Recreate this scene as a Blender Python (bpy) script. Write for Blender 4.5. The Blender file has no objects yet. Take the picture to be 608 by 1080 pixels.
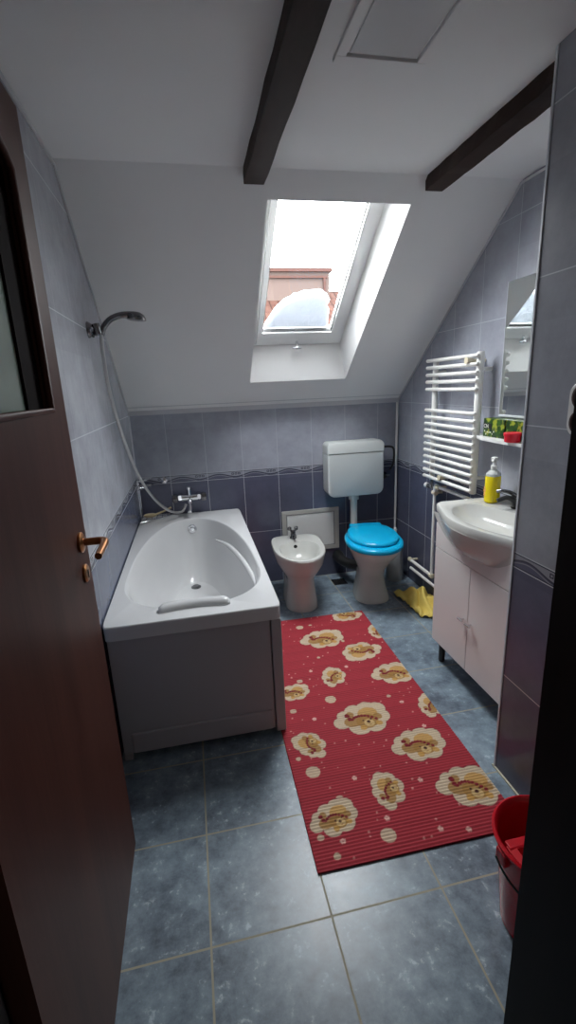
import bpy, bmesh, math, random
import numpy as np
from mathutils import Vector, Matrix
random.seed(4)
C = bpy.context.scene.collection
S = bpy.context.scene
PI = math.pi

# ------------------------------------------------------------------ camera
cam_d = bpy.data.cameras.new('camera'); cam = bpy.data.objects.new('camera', cam_d); C.objects.link(cam)
CR = ((0.97839960793, -0.0925873022, 0.18482910), (-0.202385031, -0.246819226, 0.947692233), (-0.042124890, -0.964628353, -0.260226118))
cam.matrix_world = Matrix(((CR[0][0], -CR[0][1], -CR[0][2], 0.0), (CR[1][0], -CR[1][1], -CR[1][2], 0.0),
                           (CR[2][0], -CR[2][1], -CR[2][2], 1.45), (0, 0, 0, 1)))
cam_d.sensor_fit = 'VERTICAL'; cam_d.sensor_height = 24.0; cam_d.lens = 493.697 / 1080 * 24.0
cam_d.clip_start = 0.02; cam_d.clip_end = 200
S.camera = cam

# ------------------------------------------------------------------ light and exposure
w = bpy.data.worlds.new('overcast_sky'); S.world = w; w.use_nodes = True
bgn = w.node_tree.nodes['Background']; bgn.inputs[0].default_value = (0.95, 0.975, 1.0, 1)
# overcast sky: three times brighter at the zenith than at the horizon
_t = w.node_tree; _g = _t.nodes.new('ShaderNodeTexCoord'); _x = _t.nodes.new('ShaderNodeSeparateXYZ'); _m = _t.nodes.new('ShaderNodeMapRange')
_t.links.new(_g.outputs['Generated'], _x.inputs[0]); _t.links.new(_x.outputs[2], _m.inputs[0])
for _i, _v in enumerate((0.0, 1.0, 5.0, 15.0)): _m.inputs[_i + 1].default_value = _v
_t.links.new(_m.outputs[0], bgn.inputs[1])
S.view_settings.view_transform = 'Standard'; S.view_settings.look = 'None'
S.view_settings.gamma = 1.0; S.view_settings.use_curve_mapping = False
S.view_settings.exposure = 1.62
S.cycles.use_denoising = True
S.cycles.max_bounces = 14; S.cycles.diffuse_bounces = 8; S.cycles.glossy_bounces = 6; S.cycles.transparent_max_bounces = 12
S.cycles.sample_clamp_indirect = 6.0

# sloped ceiling frame: point = (x, y, z) from (x, s up the slope, off outwards)
SN = Vector((0, .955, 1.238)).normalized(); ST = Vector((0, -1.238, .955)).normalized(); S0 = Vector((0, 3.318, 1.32))
def sp(x, s, o):
    p = S0 + ST * s + SN * o
    return (x, p.y, p.z)

pl = bpy.data.lights.new('skylight_portal', 'AREA'); pl.shape = 'RECTANGLE'; pl.size = .60; pl.size_y = 1.12
pl.cycles.is_portal = True
po = bpy.data.objects.new('skylight_portal', pl); C.objects.link(po)
po.matrix_world = Matrix.Translation(sp(.71, .97, .21)) @ Matrix(((1, 0, 0), (0, ST.y, SN.y), (0, ST.z, SN.z))).to_4x4()

hl = bpy.data.lights.new('added_hall_fill', 'AREA'); hl.shape = 'DISK'; hl.size = .35; hl.energy = 1.0; hl.color = (1, .93, .84)  # weak fill lamp added in the unseen hall behind the camera
ho = bpy.data.objects.new('added_hall_fill', hl); C.objects.link(ho); ho.location = (.35, -1.0, 2.25)

# ------------------------------------------------------------------ shader helpers
class N:
    def __init__(s, nt, sock): s.nt = nt; s.s = sock
    def op(s, o, *a, clamp=False):
        n = s.nt.nodes.new('ShaderNodeMath'); n.operation = o; n.use_clamp = clamp
        for i, v in enumerate((s,) + a):
            if isinstance(v, N): s.nt.links.new(v.s, n.inputs[i])
            else: n.inputs[i].default_value = v
        return N(s.nt, n.outputs[0])
    def __add__(s, o): return s.op('ADD', o)
    def __sub__(s, o): return s.op('SUBTRACT', o)
    def __mul__(s, o): return s.op('MULTIPLY', o)
    def __truediv__(s, o): return s.op('DIVIDE', o)
    def abs(s): return s.op('ABSOLUTE')
    def fract(s): return s.op('FRACT')
    def floor(s): return s.op('FLOOR')
    def lt(s, v): return s.op('LESS_THAN', v)
    def gt(s, v): return s.op('GREATER_THAN', v)
    def min(s, v): return s.op('MINIMUM', v)
    def max(s, v): return s.op('MAXIMUM', v)

def new_mat(name, col=(.8, .8, .8), rough=.5, metal=0.0, spec=.5):
    m = bpy.data.materials.new(name); m.use_nodes = True
    b = m.node_tree.nodes['Principled BSDF']
    b.inputs['Base Color'].default_value = (*col, 1); b.inputs['Roughness'].default_value = rough
    b.inputs['Metallic'].default_value = metal; b.inputs['Specular IOR Level'].default_value = spec
    return m
def noise(nt, vec, scale, detail=4, rough=.5):
    n = nt.nodes.new('ShaderNodeTexNoise'); n.inputs['Scale'].default_value = scale
    n.inputs['Detail'].default_value = detail; n.inputs['Roughness'].default_value = rough
    nt.links.new(vec, n.inputs['Vector']); return N(nt, n.outputs['Fac'])
def mix(nt, f, a, b):
    n = nt.nodes.new('ShaderNodeMix'); n.data_type = 'RGBA'
    for v, i in ((f, 0), (a, 6), (b, 7)):
        if isinstance(v, N): nt.links.new(v.s, n.inputs[i])
        elif isinstance(v, tuple): n.inputs[i].default_value = (*v, 1)
        else: n.inputs[i].default_value = v
    return N(nt, n.outputs[2])
def rng(nt, v, a, b, c=0.0, d=1.0):
    n = nt.nodes.new('ShaderNodeMapRange'); nt.links.new(v.s, n.inputs[0])
    for i, x in enumerate((a, b, c, d)): n.inputs[i + 1].default_value = x
    return N(nt, n.outputs[0])
def posn(nt):
    g = nt.nodes.new('ShaderNodeNewGeometry'); sx = nt.nodes.new('ShaderNodeSeparateXYZ'); nt.links.new(g.outputs['Position'], sx.inputs[0])
    return g.outputs['Position'], [N(nt, sx.outputs[i]) for i in range(3)]
def objc(nt):
    g = nt.nodes.new('ShaderNodeTexCoord'); sx = nt.nodes.new('ShaderNodeSeparateXYZ'); nt.links.new(g.outputs['Object'], sx.inputs[0])
    return g.outputs['Object'], [N(nt, sx.outputs[i]) for i in range(3)]
def setcol(m, c): m.node_tree.links.new(c.s, m.node_tree.nodes['Principled BSDF'].inputs['Base Color'])
def setrough(m, c): m.node_tree.links.new(c.s, m.node_tree.nodes['Principled BSDF'].inputs['Roughness'])
def bump(m, h, strength=.3, dist=.002):
    nt = m.node_tree; b = nt.nodes.new('ShaderNodeBump'); b.inputs['Strength'].default_value = strength; b.inputs['Distance'].default_value = dist
    nt.links.new(h.s, b.inputs['Height']); nt.links.new(b.outputs[0], nt.nodes['Principled BSDF'].inputs['Normal'])

TW = .2554; Z1, ZB = .8285, .8786
def tile_wall(name, axis, sign, off, light=(.345, .36, .415), dark=(.088, .094, .142), grout=(.46, .48, .53), gv=.0016):
    m = new_mat(name, rough=.22); nt = m.node_tree
    P, p = posn(nt)
    u = (p[axis] * float(sign) - (off * sign)) / TW; z = p[2]
    fu = u.fract(); g = fu.min(fu * -1.0 + 1.0) * TW
    gm = g.lt(gv)
    for lv in (.408, Z1 - .0008, ZB + .0008, 1.2998, 1.7209, 2.142):
        gm = gm.max((z - lv).abs().lt(.0017))
    n1 = noise(nt, P, 5, 6, .65); n2 = noise(nt, P, 26, 5, .7)
    tid = (u.floor() * 12.99 + (z / .4).floor() * 78.2).op('SINE') * 437.5
    tv = tid.fract() * .12 + .94
    mo = rng(nt, n1 * .8 + n2 * .2, .3, .72, .80, 1.20) * tv
    def shade(c):
        n = nt.nodes.new('ShaderNodeVectorMath'); n.operation = 'SCALE'; n.inputs[0].default_value = c; nt.links.new(mo.s, n.inputs['Scale']); return N(nt, n.outputs[0])
    L_, D_ = shade(light), shade(dark)
    # decorative border: wave, three little squares, dark edge lines
    v = (z - Z1) / (ZB - Z1)
    wv = ((fu - .3) * (2 * PI)).op('COSINE') * .24 + .46
    lc = tuple(x * .8 for x in light); nv = tuple(x * .45 for x in dark)
    b = mix(nt, v.gt(0.0) * (v - wv).gt(0.0), dark, lc)
    b = mix(nt, (v - wv + .17).abs().lt(.035), b, lc)
    b = mix(nt, (v - wv).abs().lt(.06), b, nv)
    sq = None; si = None
    for c in (.70, .79, .88):
        a = (fu - c).abs().lt(.033) * (v - .64).abs().lt(.15); ai = (fu - c).abs().lt(.016) * (v - .64).abs().lt(.07)
        sq = a if sq is None else sq.max(a); si = ai if si is None else si.max(ai)
    b = mix(nt, sq, b, nv); b = mix(nt, si, b, lc)
    b = mix(nt, (v - .5).abs().gt(.40), b, nv)
    c = mix(nt, z.gt(Z1), D_, b); c = mix(nt, z.gt(ZB), c, L_); c = mix(nt, gm, c, grout)
    setcol(m, c); setrough(m, gm * .5 + .22)
    bump(m, gm * -1.0, .35, .0010)
    return m

M = {}
YW, XL, XR, CX, CY, ZC = 3.318, -.4055, 1.515, 1.024, 1.31, 2.275
M['tile_back'] = tile_wall('back_wall_tiles', 0, 1, -.1775)
M['tile_left_lit'] = tile_wall('left_wall_tiles_lit', 1, 1, YW - .004, light=(.47, .485, .53), dark=(.12, .14, .21), gv=.0006)  # same tile as the other walls, colours lightened for the light it catches
M['tile_right'] = tile_wall('right_wall_tiles', 1, -1, 3.098)
M['tile_col_shaded'] = tile_wall('projecting_wall_tiles_shaded', 1, -1, CY, light=(.30, .31, .35))  # same tile again, upper colour darkened for the shade on this wall

def floor_mat():
    m = new_mat('slate_blue_floor_tiles', rough=.3); nt = m.node_tree; P, p = posn(nt); T = .3374
    fx = ((p[0] + .0777) / T).fract(); fy = ((p[1] - .9458) / T).fract()
    g = (fx.min(fx * -1.0 + 1.0)).min(fy.min(fy * -1.0 + 1.0)) * T
    gm = g.lt(.0029)
    n1 = noise(nt, P, 3.2, 8, .68); n2 = noise(nt, P, 16, 8, .75); n3 = noise(nt, P, 60, 3, .6)
    f = rng(nt, n1 * .5 + n2 * .5, .38, .62)
    c = mix(nt, f, (.072, .090, .122), (.275, .360, .420))
    fl = rng(nt, n2 * .6 + n3 * .4, .565, .64) * .75
    c = mix(nt, fl, c, (.50, .58, .64))
    c = mix(nt, gm, c, (.36, .335, .25))
    setcol(m, c); setrough(m, n2 * .22 + .22 + gm * .4)
    bump(m, gm * -1.0 + n2 * .35, .4, .0015)
    return m
M['floor'] = floor_mat()
def plaster(name, col):
    m = new_mat(name, col, .85, spec=.2); nt = m.node_tree; P, p = posn(nt); n = noise(nt, P, 2.2, 4); k = noise(nt, P, 180, 3)
    setcol(m, mix(nt, n, tuple(x * .95 for x in col), tuple(min(1, x * 1.04) for x in col))); bump(m, k, .15, .001); return m
M['plaster'] = plaster('white_plaster', (.83, .835, .83))
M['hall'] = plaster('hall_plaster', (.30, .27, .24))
M['trim'] = new_mat('white_trim', (.55, .56, .58), .4)
M['edge'] = new_mat('tile_edge_profile', (.62, .64, .68), .35)
M['upvc'] = new_mat('white_window_frame', (.80, .81, .80), .35)
M['seal'] = new_mat('grey_rubber_seal', (.10, .10, .10), .7)
M['ceramic'] = new_mat('white_ceramic', (.56, .56, .53), .12)
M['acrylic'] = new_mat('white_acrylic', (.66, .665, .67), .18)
M['acrylic_shaded'] = new_mat('shaded_white_acrylic', (.42, .41, .43), .45)  # the tub's white acrylic, darkened for the low light on its panels
M['cistern'] = new_mat('off_white_plastic', (.66, .69, .67), .3)
M['blue'] = new_mat('bright_blue_plastic', (.001, .38, .66), .25)
M['whiteplastic'] = new_mat('white_plastic', (.74, .74, .72), .35)
M['cream'] = new_mat('cream_plastic', (.66, .60, .44), .45)
M['greyplastic'] = new_mat('grey_plastic', (.38, .40, .41), .4)
M['chrome'] = new_mat('chrome', (.72, .72, .74), .12, 1)
M['darkchrome'] = new_mat('dark_chrome', (.22, .22, .23), .2, 1)
M['hose'] = new_mat('ribbed_steel_hose', (.50, .50, .50), .35, 1)
M['brass'] = new_mat('bronze_handle', (.50, .23, .10), .28, 1)
M['enamel'] = new_mat('white_enamel', (.80, .79, .76), .3)
M['laminate'] = new_mat('white_laminate', (.72, .69, .68), .3)
M['black'] = new_mat('black_plastic', (.015, .015, .015), .4)
M['dark_hole'] = new_mat('dark_hole', (.01, .01, .01), .7)
M['mirror'] = new_mat('mirror_glass', (.86, .90, .88), .02, 1)
M['soap'] = new_mat('yellow_liquid_soap', (.86, .68, .01), .2)
M['clear'] = new_mat('clear_plastic', (.55, .57, .55), .15)
M['label'] = new_mat('label_print', (.85, .45, .12), .5)
M['red'] = new_mat('red_bucket_plastic', (.56, .008, .018), .25)
M['redtub'] = new_mat('red_tub_plastic', (.72, .01, .03), .3)
M['brownsock'] = new_mat('dark_brown_plastic', (.055, .022, .020), .4)
M['snow'] = new_mat('snow', (.80, .83, .87), .9)
M['ink'] = new_mat('white_print', (.8, .82, .75), .5)
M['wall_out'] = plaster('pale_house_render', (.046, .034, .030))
M['brush'] = new_mat('wooden_brush', (.50, .40, .24), .6)
nt = M['snow'].node_tree; b_ = nt.nodes['Principled BSDF']; tl_ = nt.nodes.new('ShaderNodeBsdfTranslucent'); tl_.inputs[0].default_value = (.26, .27, .285, 1)
ms_ = nt.nodes.new('ShaderNodeMixShader'); ms_.inputs[0].default_value = .55; nt.links.new(b_.outputs[0], ms_.inputs[1]); nt.links.new(tl_.outputs[0], ms_.inputs[2])
nt.links.new(ms_.outputs[0], nt.nodes['Material Output'].inputs[0])
P, p = posn(nt); bump(M['snow'], noise(nt, P, 22, 5), .6, .02)

def wood(name, a, b, rough=.35, s=(14, 14, 1.2)):
    m = new_mat(name, rough=rough); nt = m.node_tree; o, p = objc(nt)
    mp = nt.nodes.new('ShaderNodeMapping'); mp.inputs['Scale'].default_value = s; nt.links.new(o, mp.inputs[0])
    n = noise(nt, mp.outputs[0], 1.0, 5, .55); k = noise(nt, mp.outputs[0], 7.0, 3, .6)
    setcol(m, mix(nt, rng(nt, n * .7 + k * .3, .3, .7), a, b)); return m
M['door'] = wood('dark_brown_door_veneer', (.050, .018, .014), (.090, .035, .025), .45)
M['door'].node_tree.nodes['Principled BSDF'].inputs['Specular IOR Level'].default_value = .12
M['jamb'] = wood('dark_door_frame_wood', (.010, .005, .004), (.018, .008, .007), .5)
M['beam'] = wood('dark_stained_beam', (.010, .005, .004), (.040, .020, .015), .6, (9, 2, 9))
for k_ in ('jamb', 'beam'): M[k_].node_tree.nodes['Principled BSDF'].inputs['Specular IOR Level'].default_value = .15
M['recess'] = new_mat('dark_inner_frame', (.008, .005, .005), .8, spec=.05)

def pane_mat(name, tint, rough, f0=.06, mixc=None):
    m = bpy.data.materials.new(name); m.use_nodes = True; nt = m.node_tree; nt.nodes.clear()
    out = nt.nodes.new('ShaderNodeOutputMaterial'); t = nt.nodes.new('ShaderNodeBsdfTransparent'); t.inputs[0].default_value = (*tint, 1)
    g = nt.nodes.new('ShaderNodeBsdfGlossy'); g.inputs['Roughness'].default_value = rough; g.inputs[0].default_value = (1, 1, 1, 1)
    fr = nt.nodes.new('ShaderNodeFresnel'); fr.inputs[0].default_value = 1.45; mx = nt.nodes.new('ShaderNodeMixShader')
    nt.links.new(fr.outputs[0], mx.inputs[0]); nt.links.new(t.outputs[0], mx.inputs[1]); nt.links.new(g.outputs[0], mx.inputs[2]); nt.links.new(mx.outputs[0], out.inputs[0])
    return m
M['pane'] = pane_mat('window_glass', (.97, .98, .98), .0)
M['frost'] = new_mat('frosted_green_glass', (.24, .30, .26), .10, spec=.8)

def roof_mat():
    m = new_mat('terracotta_roof_tiles', rough=.85); nt = m.node_tree; o, p = objc(nt)
    fx = (p[0] / .22).fract(); fy = (p[1] / .30).fract()
    a = (fx - .5).abs() * 2.0; row = fy.lt(.16)
    n = noise(nt, o, 8, 4)
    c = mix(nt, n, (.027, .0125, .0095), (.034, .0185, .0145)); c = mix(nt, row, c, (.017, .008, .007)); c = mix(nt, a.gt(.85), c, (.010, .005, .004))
    setcol(m, c); bump(m, a * -1.0, .8, .03); return m
M['roof'] = roof_mat()
for k_ in ('roof', 'wall_out'): M[k_].node_tree.nodes['Principled BSDF'].inputs['Specular IOR Level'].default_value = .02

# ------------------------------------------------------------------ mesh helpers
def BM(): return bmesh.new()
def box(bm, x0, x1, y0, y1, z0, z1, bev=0, seg=2):
    r = bmesh.ops.create_cube(bm, size=1.0); vs = r['verts']
    for v in vs: v.co = Vector(((x0 + x1) / 2 + v.co.x * (x1 - x0), (y0 + y1) / 2 + v.co.y * (y1 - y0), (z0 + z1) / 2 + v.co.z * (z1 - z0)))
    if bev:
        es = list({e for v in vs for e in v.link_edges})
        bmesh.ops.bevel(bm, geom=es, offset=bev, segments=seg, affect='EDGES', profile=.5)
    return bm
def loft(bm, rings, cap0=True, cap1=True, closed=True):
    R = [[bm.verts.new(p) for p in r] for r in rings]; n = len(R[0])
    for a, b in zip(R[:-1], R[1:]):
        for i in range(n if closed else n - 1):
            j = (i + 1) % n
            try: bm.faces.new((a[i], a[j], b[j], b[i]))
            except ValueError: pass
    if cap0: bm.faces.new(R[0][::-1])
    if cap1: bm.faces.new(R[-1])
    return R
def smooth_path(pts, k=8):
    P = [Vector(p) for p in pts]; P = [P[0] * 2 - P[1]] + P + [P[-1] * 2 - P[-2]]; out = []
    for i in range(1, len(P) - 2):
        for j in range(k):
            t = j / k; a, b, c, d = P[i - 1:i + 3]
            out.append(.5 * ((2 * b) + (c - a) * t + (2 * a - 5 * b + 4 * c - d) * t * t + (3 * b - a - 3 * c + d) * t ** 3))
    out.append(P[-2]); return out
def tube(bm, pts, r, seg=12, sm=0):
    P = smooth_path(pts, sm) if sm else [Vector(p) for p in pts]
    rr = r if isinstance(r, (list, tuple)) else [r] * len(P)
    if len(rr) != len(P): rr = [rr[0] + (rr[-1] - rr[0]) * i / (len(P) - 1) for i in range(len(P))] if len(rr) == 2 else [np.interp(i / (len(P) - 1), np.linspace(0, 1, len(rr)), rr) for i in range(len(P))]
    rings = []; t0 = (P[1] - P[0]).normalized(); n = t0.orthogonal().normalized()
    for i, p in enumerate(P):
        t = (P[min(i + 1, len(P) - 1)] - P[max(i - 1, 0)]).normalized()
        n = (n - t * n.dot(t)).normalized(); b = t.cross(n)
        rings.append([p + (n * math.cos(2 * PI * k / seg) + b * math.sin(2 * PI * k / seg)) * rr[i] for k in range(seg)])
    loft(bm, rings); return bm
def lathe(bm, prof, c, axis='z', seg=32, cap0=True, cap1=True):
    rings = []
    for r, h in prof:
        ring = []
        for k in range(seg):
            a = 2 * PI * k / seg; x, y = r * math.cos(a), r * math.sin(a)
            ring.append({'z': (c[0] + x, c[1] + y, c[2] + h), 'y': (c[0] + x, c[1] + h, c[2] + y), 'x': (c[0] + h, c[1] + x, c[2] + y)}[axis])
        rings.append(ring)
    loft(bm, rings, cap0, cap1); return bm
def sel(cx, cy, a, b, n, z, N_=64, a2=None, b2=None, n2=None, rot=0):
    """superellipse ring; b2/n2 for the far (+y) half"""
    out = []
    for k in range(N_):
        t = 2 * PI * k / N_; c, s = math.cos(t), math.sin(t)
        e = (n2 if (n2 and s > 0) else n); bb = (b2 if (b2 and s > 0) else b)
        x = a * math.copysign(abs(c) ** (2 / e), c); y = bb * math.copysign(abs(s) ** (2 / e), s)
        if rot: x, y = x * math.cos(rot) - y * math.sin(rot), x * math.sin(rot) + y * math.cos(rot)
        out.append((cx + x, cy + y, z))
    return out
ORG = {}
def obj(name, bm, mat, parent=None, smooth=None, origin=None, mats=None):
    bmesh.ops.recalc_face_normals(bm, faces=bm.faces[:])
    o_ = Vector(ORG.get(parent.name, (0, 0, 0))) if parent else Vector(origin or (0, 0, 0))
    if o_.length: bmesh.ops.translate(bm, verts=bm.verts[:], vec=-o_)
    me = bpy.data.meshes.new(name); bm.to_mesh(me); bm.free()
    ob = bpy.data.objects.new(name, me); C.objects.link(ob)
    for mm in (mats or [mat]): me.materials.append(mm)
    if parent: ob.parent = parent; ORG[ob.name] = tuple(o_)
    else: ob.location = o_; ORG[ob.name] = tuple(o_)
    if smooth is not None:
        me.shade_smooth()
        if smooth: me.set_sharp_from_angle(angle=math.radians(smooth))
    return ob
def thing(name, label, cat, loc=(0, 0, 0), group=None):
    o = bpy.data.objects.new(name, None); o.empty_display_size = .1; C.objects.link(o); o.location = loc; ORG[o.name] = tuple(loc)
    o['label'] = label; o['category'] = cat
    if group: o['group'] = group
    return o
def tag(o, label, cat, group=None):
    o['label'] = label; o['category'] = cat
    if group: o['group'] = group
    return o
def struct(name, bm, m, label=None, parent=None, smooth=None):
    o = obj(name, bm, m, parent, smooth)
    if not parent: o['kind'] = 'structure'
    if label: o['label'] = label
    return o
def quad(bm, *p): bm.faces.new([bm.verts.new(q) for q in p])
def rotz(bm, ang, piv): bmesh.ops.rotate(bm, verts=bm.verts[:], cent=Vector(piv), matrix=Matrix.Rotation(ang, 3, 'Z'))

# ------------------------------------------------------------------ the room
struct('floor', box(BM(), -1.4, XR + .1, -1.7, YW + .1, -.1, 0), M['floor'], 'blue slate-look tiled floor with pale grout')
struct('wall_back', box(BM(), XL - .1, XR + .1, YW, YW + .1, 0, 1.322), M['tile_back'], 'low back wall of grey-blue over navy tiles')
def gable(x0, x1, y0):
    bm = BM(); pr = [(y0, 0), (YW, 0), (YW, 1.315), (2.085, 2.27), (2.085, 2.36), (y0, 2.36)]
    loft(bm, [[(x0, y, z) for y, z in pr], [(x1, y, z) for y, z in pr]]); return bm
struct('wall_left', gable(XL - .1, XL, .53), M['tile_left_lit'], 'tall tiled wall left of the bathtub')
struct('wall_right', gable(XR, XR + .1, CY), M['tile_right'], 'tiled wall under the slope carrying the radiator')
struct('wall_projecting', box(BM(), CX, XR, .53, CY, 0, 2.36), M['tile_col_shaded'], 'tiled wall block projecting on the right')
bm = BM()
box(bm, -.46, -.338, .40, .525, 0, 2.36); box(bm, .53, XR, .40, .525, 0, 2.36); box(bm, -.338, .53, .40, .525, 2.09, 2.36)
struct('wall_front', bm, M['hall'])
struct('ceiling', box(BM(), XL - .05, XR + .05, .40, 2.10, ZC, ZC + .09), M['plaster'], 'flat white plaster ceiling')
# hall shell behind the camera
bm = BM()
box(bm, -1.4, -1.3, -1.7, .40, 0, 2.4); box(bm, XR, XR + .1, -1.7, .40, 0, 2.4); box(bm, -1.4, XR + .1, -1.8, -1.7, 0, 2.4)
box(bm, -1.3, -.46, .40, .5, 0, 2.4); box(bm, -1.4, XR + .1, -1.8, .42, 2.36, 2.5)
struct('wall_hall', bm, M['hall'])

# sloped ceiling with the skylight opening
XA, XB, SB, STP = .395, 1.037, .262, 1.438
FXA, FXB, FSB, FST = .424, .995, .412, 1.50
xs0, xs1, s0, s1, TH = XL - .06, XR + .06, -.05, 1.60, .26
bm = BM()
def ring_sheet(xa, xb, sb, st, o):
    A = [(xs0, s0), (xs1, s0), (xs1, s1), (xs0, s1)]; B = [(xa, sb), (xb, sb), (xb, st), (xa, st)]
    va = [bm.verts.new(sp(x, s, o)) for x, s in A]; vb = [bm.verts.new(sp(x, s, o)) for x, s in B]
    for i in range(4):
        j = (i + 1) % 4; bm.faces.new((va[i], va[j], vb[j], vb[i]))
    return va, vb
a0, b0 = ring_sheet(XA, XB, SB, STP, 0); a1, b1 = ring_sheet(FXA, FXB, FSB, FST, TH)
for i in range(4):
    j = (i + 1) % 4; bm.faces.new((a0[i], a0[j], a1[j], a1[i]))
struct('ceiling_slope', bm, M['plaster'], 'white sloping ceiling around the skylight')
bm = BM()
bl = [sp(XA, SB, 0), sp(XB, SB, 0), sp(XB, STP, 0), sp(XA, STP, 0)]
tl = [sp(FXA, FSB, .165), sp(FXB, FSB, .165), sp(FXB, FST, .165), sp(FXA, FST, .165)]
tl2 = [sp(FXA, FSB, TH), sp(FXB, FSB, TH), sp(FXB, FST, TH), sp(FXA, FST, TH)]
loft(bm, [bl, tl, tl2], False, False)
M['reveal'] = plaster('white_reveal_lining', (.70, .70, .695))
struct('trim_1', bm, M['reveal'], 'white splayed lining of the skylight opening')
# window frame, sash, pane
def ring_frame(bm, xa, xb, sa, sb, o0, o1, wl, wr, wb, wt):
    for (x0, x1, t0, t1) in ((xa, xa + wl, sa, sb), (xb - wr, xb, sa, sb), (xa + wl, xb - wr, sa, sa + wb), (xa + wl, xb - wr, sb - wt, sb)):
        loft(bm, [[sp(x0, t0, o0), sp(x1, t0, o0), sp(x1, t1, o0), sp(x0, t1, o0)], [sp(x0, t0, o1), sp(x1, t0, o1), sp(x1, t1, o1), sp(x0, t1, o1)]])
bm = BM(); ring_frame(bm, FXA + .001, FXB - .001, FSB + .001, FST - .001, .166, .25, .018, .036, .016, .02)
win = struct('window_1', bm, M['upvc'], 'open-sky roof window in a white frame with snow on the glass')
bm = BM(); ring_frame(bm, FXA + .020, FXB - .038, FSB + .018, FST - .022, .155, .215, .030, .044, .092, .06)
obj('window_sash', bm, M['upvc'], win)
bm = BM(); ring_frame(bm, FXA + .049, FXB - .081, FSB + .108, FST - .08, .168, .19, .006, .006, .006, .006)
obj('rubber_seal', bm, M['seal'], win)
bm = BM(); xa, xb, sa, sb = FXA + .05, FXB - .082, FSB + .11, FST - .08
loft(bm, [[sp(xa, sa, o), sp(xb, sa, o), sp(xb, sb, o), sp(xa, sb, o)] for o in (.190,)], True, False)
obj('window_pane', bm, M['pane'], win)
bm = BM(); tube(bm, [sp(.70, FSB + .035, .157), sp(.70, FSB + .035, .128), sp(.70, FSB + .020, .122)], .009, 12)
tube(bm, [sp(.672, FSB + .012, .125), sp(.700, FSB + .022, .118), sp(.728, FSB + .012, .125)], [.006, .011, .006], 12, 4)
obj('window_latch', bm, M['chrome'], win, 40)
bm = BM(); box(bm, .683, .717, 3.085, 3.10, 1.655, 1.69, .004)
# snow patch lying on the outside of the glass
out = [(.484, .528), (.510, .590), (.540, .655), (.582, .712), (.645, .758), (.735, .783), (.815, .787), (.858, .742), (.855, .700), (.874, .653), (.882, .590), (.888, .528)]
P2 = smooth_path([(x, s, 0) for x, s in out], 4); P2 = [(p.x, p.y) for p in P2]
random.seed(2); P2 = [(x + random.uniform(-.004, .004), s + random.uniform(-.004, .004)) for x, s in P2]
cx_, cs_ = .71, .62
bm = BM(); rings = []
for sc, o in ((1, .194), (.985, .205), (.93, .232), (.78, .258), (.45, .275), (.05, .28)):
    rings.append([sp(cx_ + (x - cx_) * sc, max(.529, cs_ + (s - cs_) * sc), o + (random.uniform(-.004, .004) if o > .2 else 0)) for x, s in P2])
loft(bm, rings)
tag(obj('snow_patch', bm, M['snow'], None, 50, origin=sp(.7, .53, .2)), 'patch of melting snow lying on the skylight glass', 'snow')

# trims
bm = BM(); loft(bm, [[(x, YW, 1.300), (x, YW - .012, 1.301), (x, YW - .014, 1.338), (x, YW - .05, 1.356), (x, YW, 1.33)] for x in (XL + .001, XR - .001)])
struct('trim_2', bm, M['trim'], 'white strip along the top of the back wall tiles')
bm = BM(); tube(bm, [(XR - .003, 3.30, 1.328), (XR - .003, 2.09, 2.262), (XR - .003, CY, 2.268)], .006, 8)
struct('trim_3', bm, M['trim'])
bm = BM(); tube(bm, [(XL + .003, 3.30, 1.328), (XL + .003, 2.09, 2.262), (XL + .003, .55, 2.268)], .006, 8)
struct('trim_4', bm, M['trim'])
bm = BM(); box(bm, CX - .003, CX + .006, CY - .006, CY + .003, 0, ZC - .001, .001)
struct('trim_5', bm, M['edge'], 'pale edge profile on the corner of the projecting wall')
bm = BM(); box(bm, CX - .007, CX, .53, CY + .003, .0005, .006); box(bm, CX - .007, XR, CY, CY + .007, .0005, .006)
M['sealant'] = new_mat('cream_sealant', (.55, .52, .40), .6)
struct('trim_6', bm, M['sealant'], 'cream sealant line along the floor')
bm = BM(); box(bm, XL, XL + .008, YW - .008, YW, .6, 1.30)
struct('trim_7', bm, M['edge'])

# ------------------------------------------------------------------ neighbouring house seen through the skylight
h = thing('house', 'neighbouring house with terracotta tile roof seen through the skylight', 'house', (3, 11, -2.5))
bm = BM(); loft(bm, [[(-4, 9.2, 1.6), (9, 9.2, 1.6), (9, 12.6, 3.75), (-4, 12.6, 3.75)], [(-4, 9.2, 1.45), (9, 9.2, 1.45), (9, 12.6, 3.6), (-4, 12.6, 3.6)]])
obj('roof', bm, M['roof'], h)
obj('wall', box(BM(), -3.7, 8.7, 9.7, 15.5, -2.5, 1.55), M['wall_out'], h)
bm = BM(); box(bm, 1.0, 3.66, 12.15, 12.6, 3.3, 4.16); obj('dormer', bm, M['wall_out'], h)
M['fascia'] = new_mat('red_fascia', (.034, .018, .015), .8, spec=.02)
bm = BM(); box(bm, .95, 3.72, 12.08, 12.6, 4.10, 4.18); box(bm, .95, 3.60, 12.10, 12.149, 3.96, 4.01); box(bm, 3.50, 3.56, 12.10, 12.149, 3.45, 3.96); obj('dormer_fascia', bm, M['fascia'], h)
g = struct('ground', box(BM(), -30, 30, 3.9, 60, -2.6, -2.5), new_mat('snowy_ground', (.55, .57, .6), .9))

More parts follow.
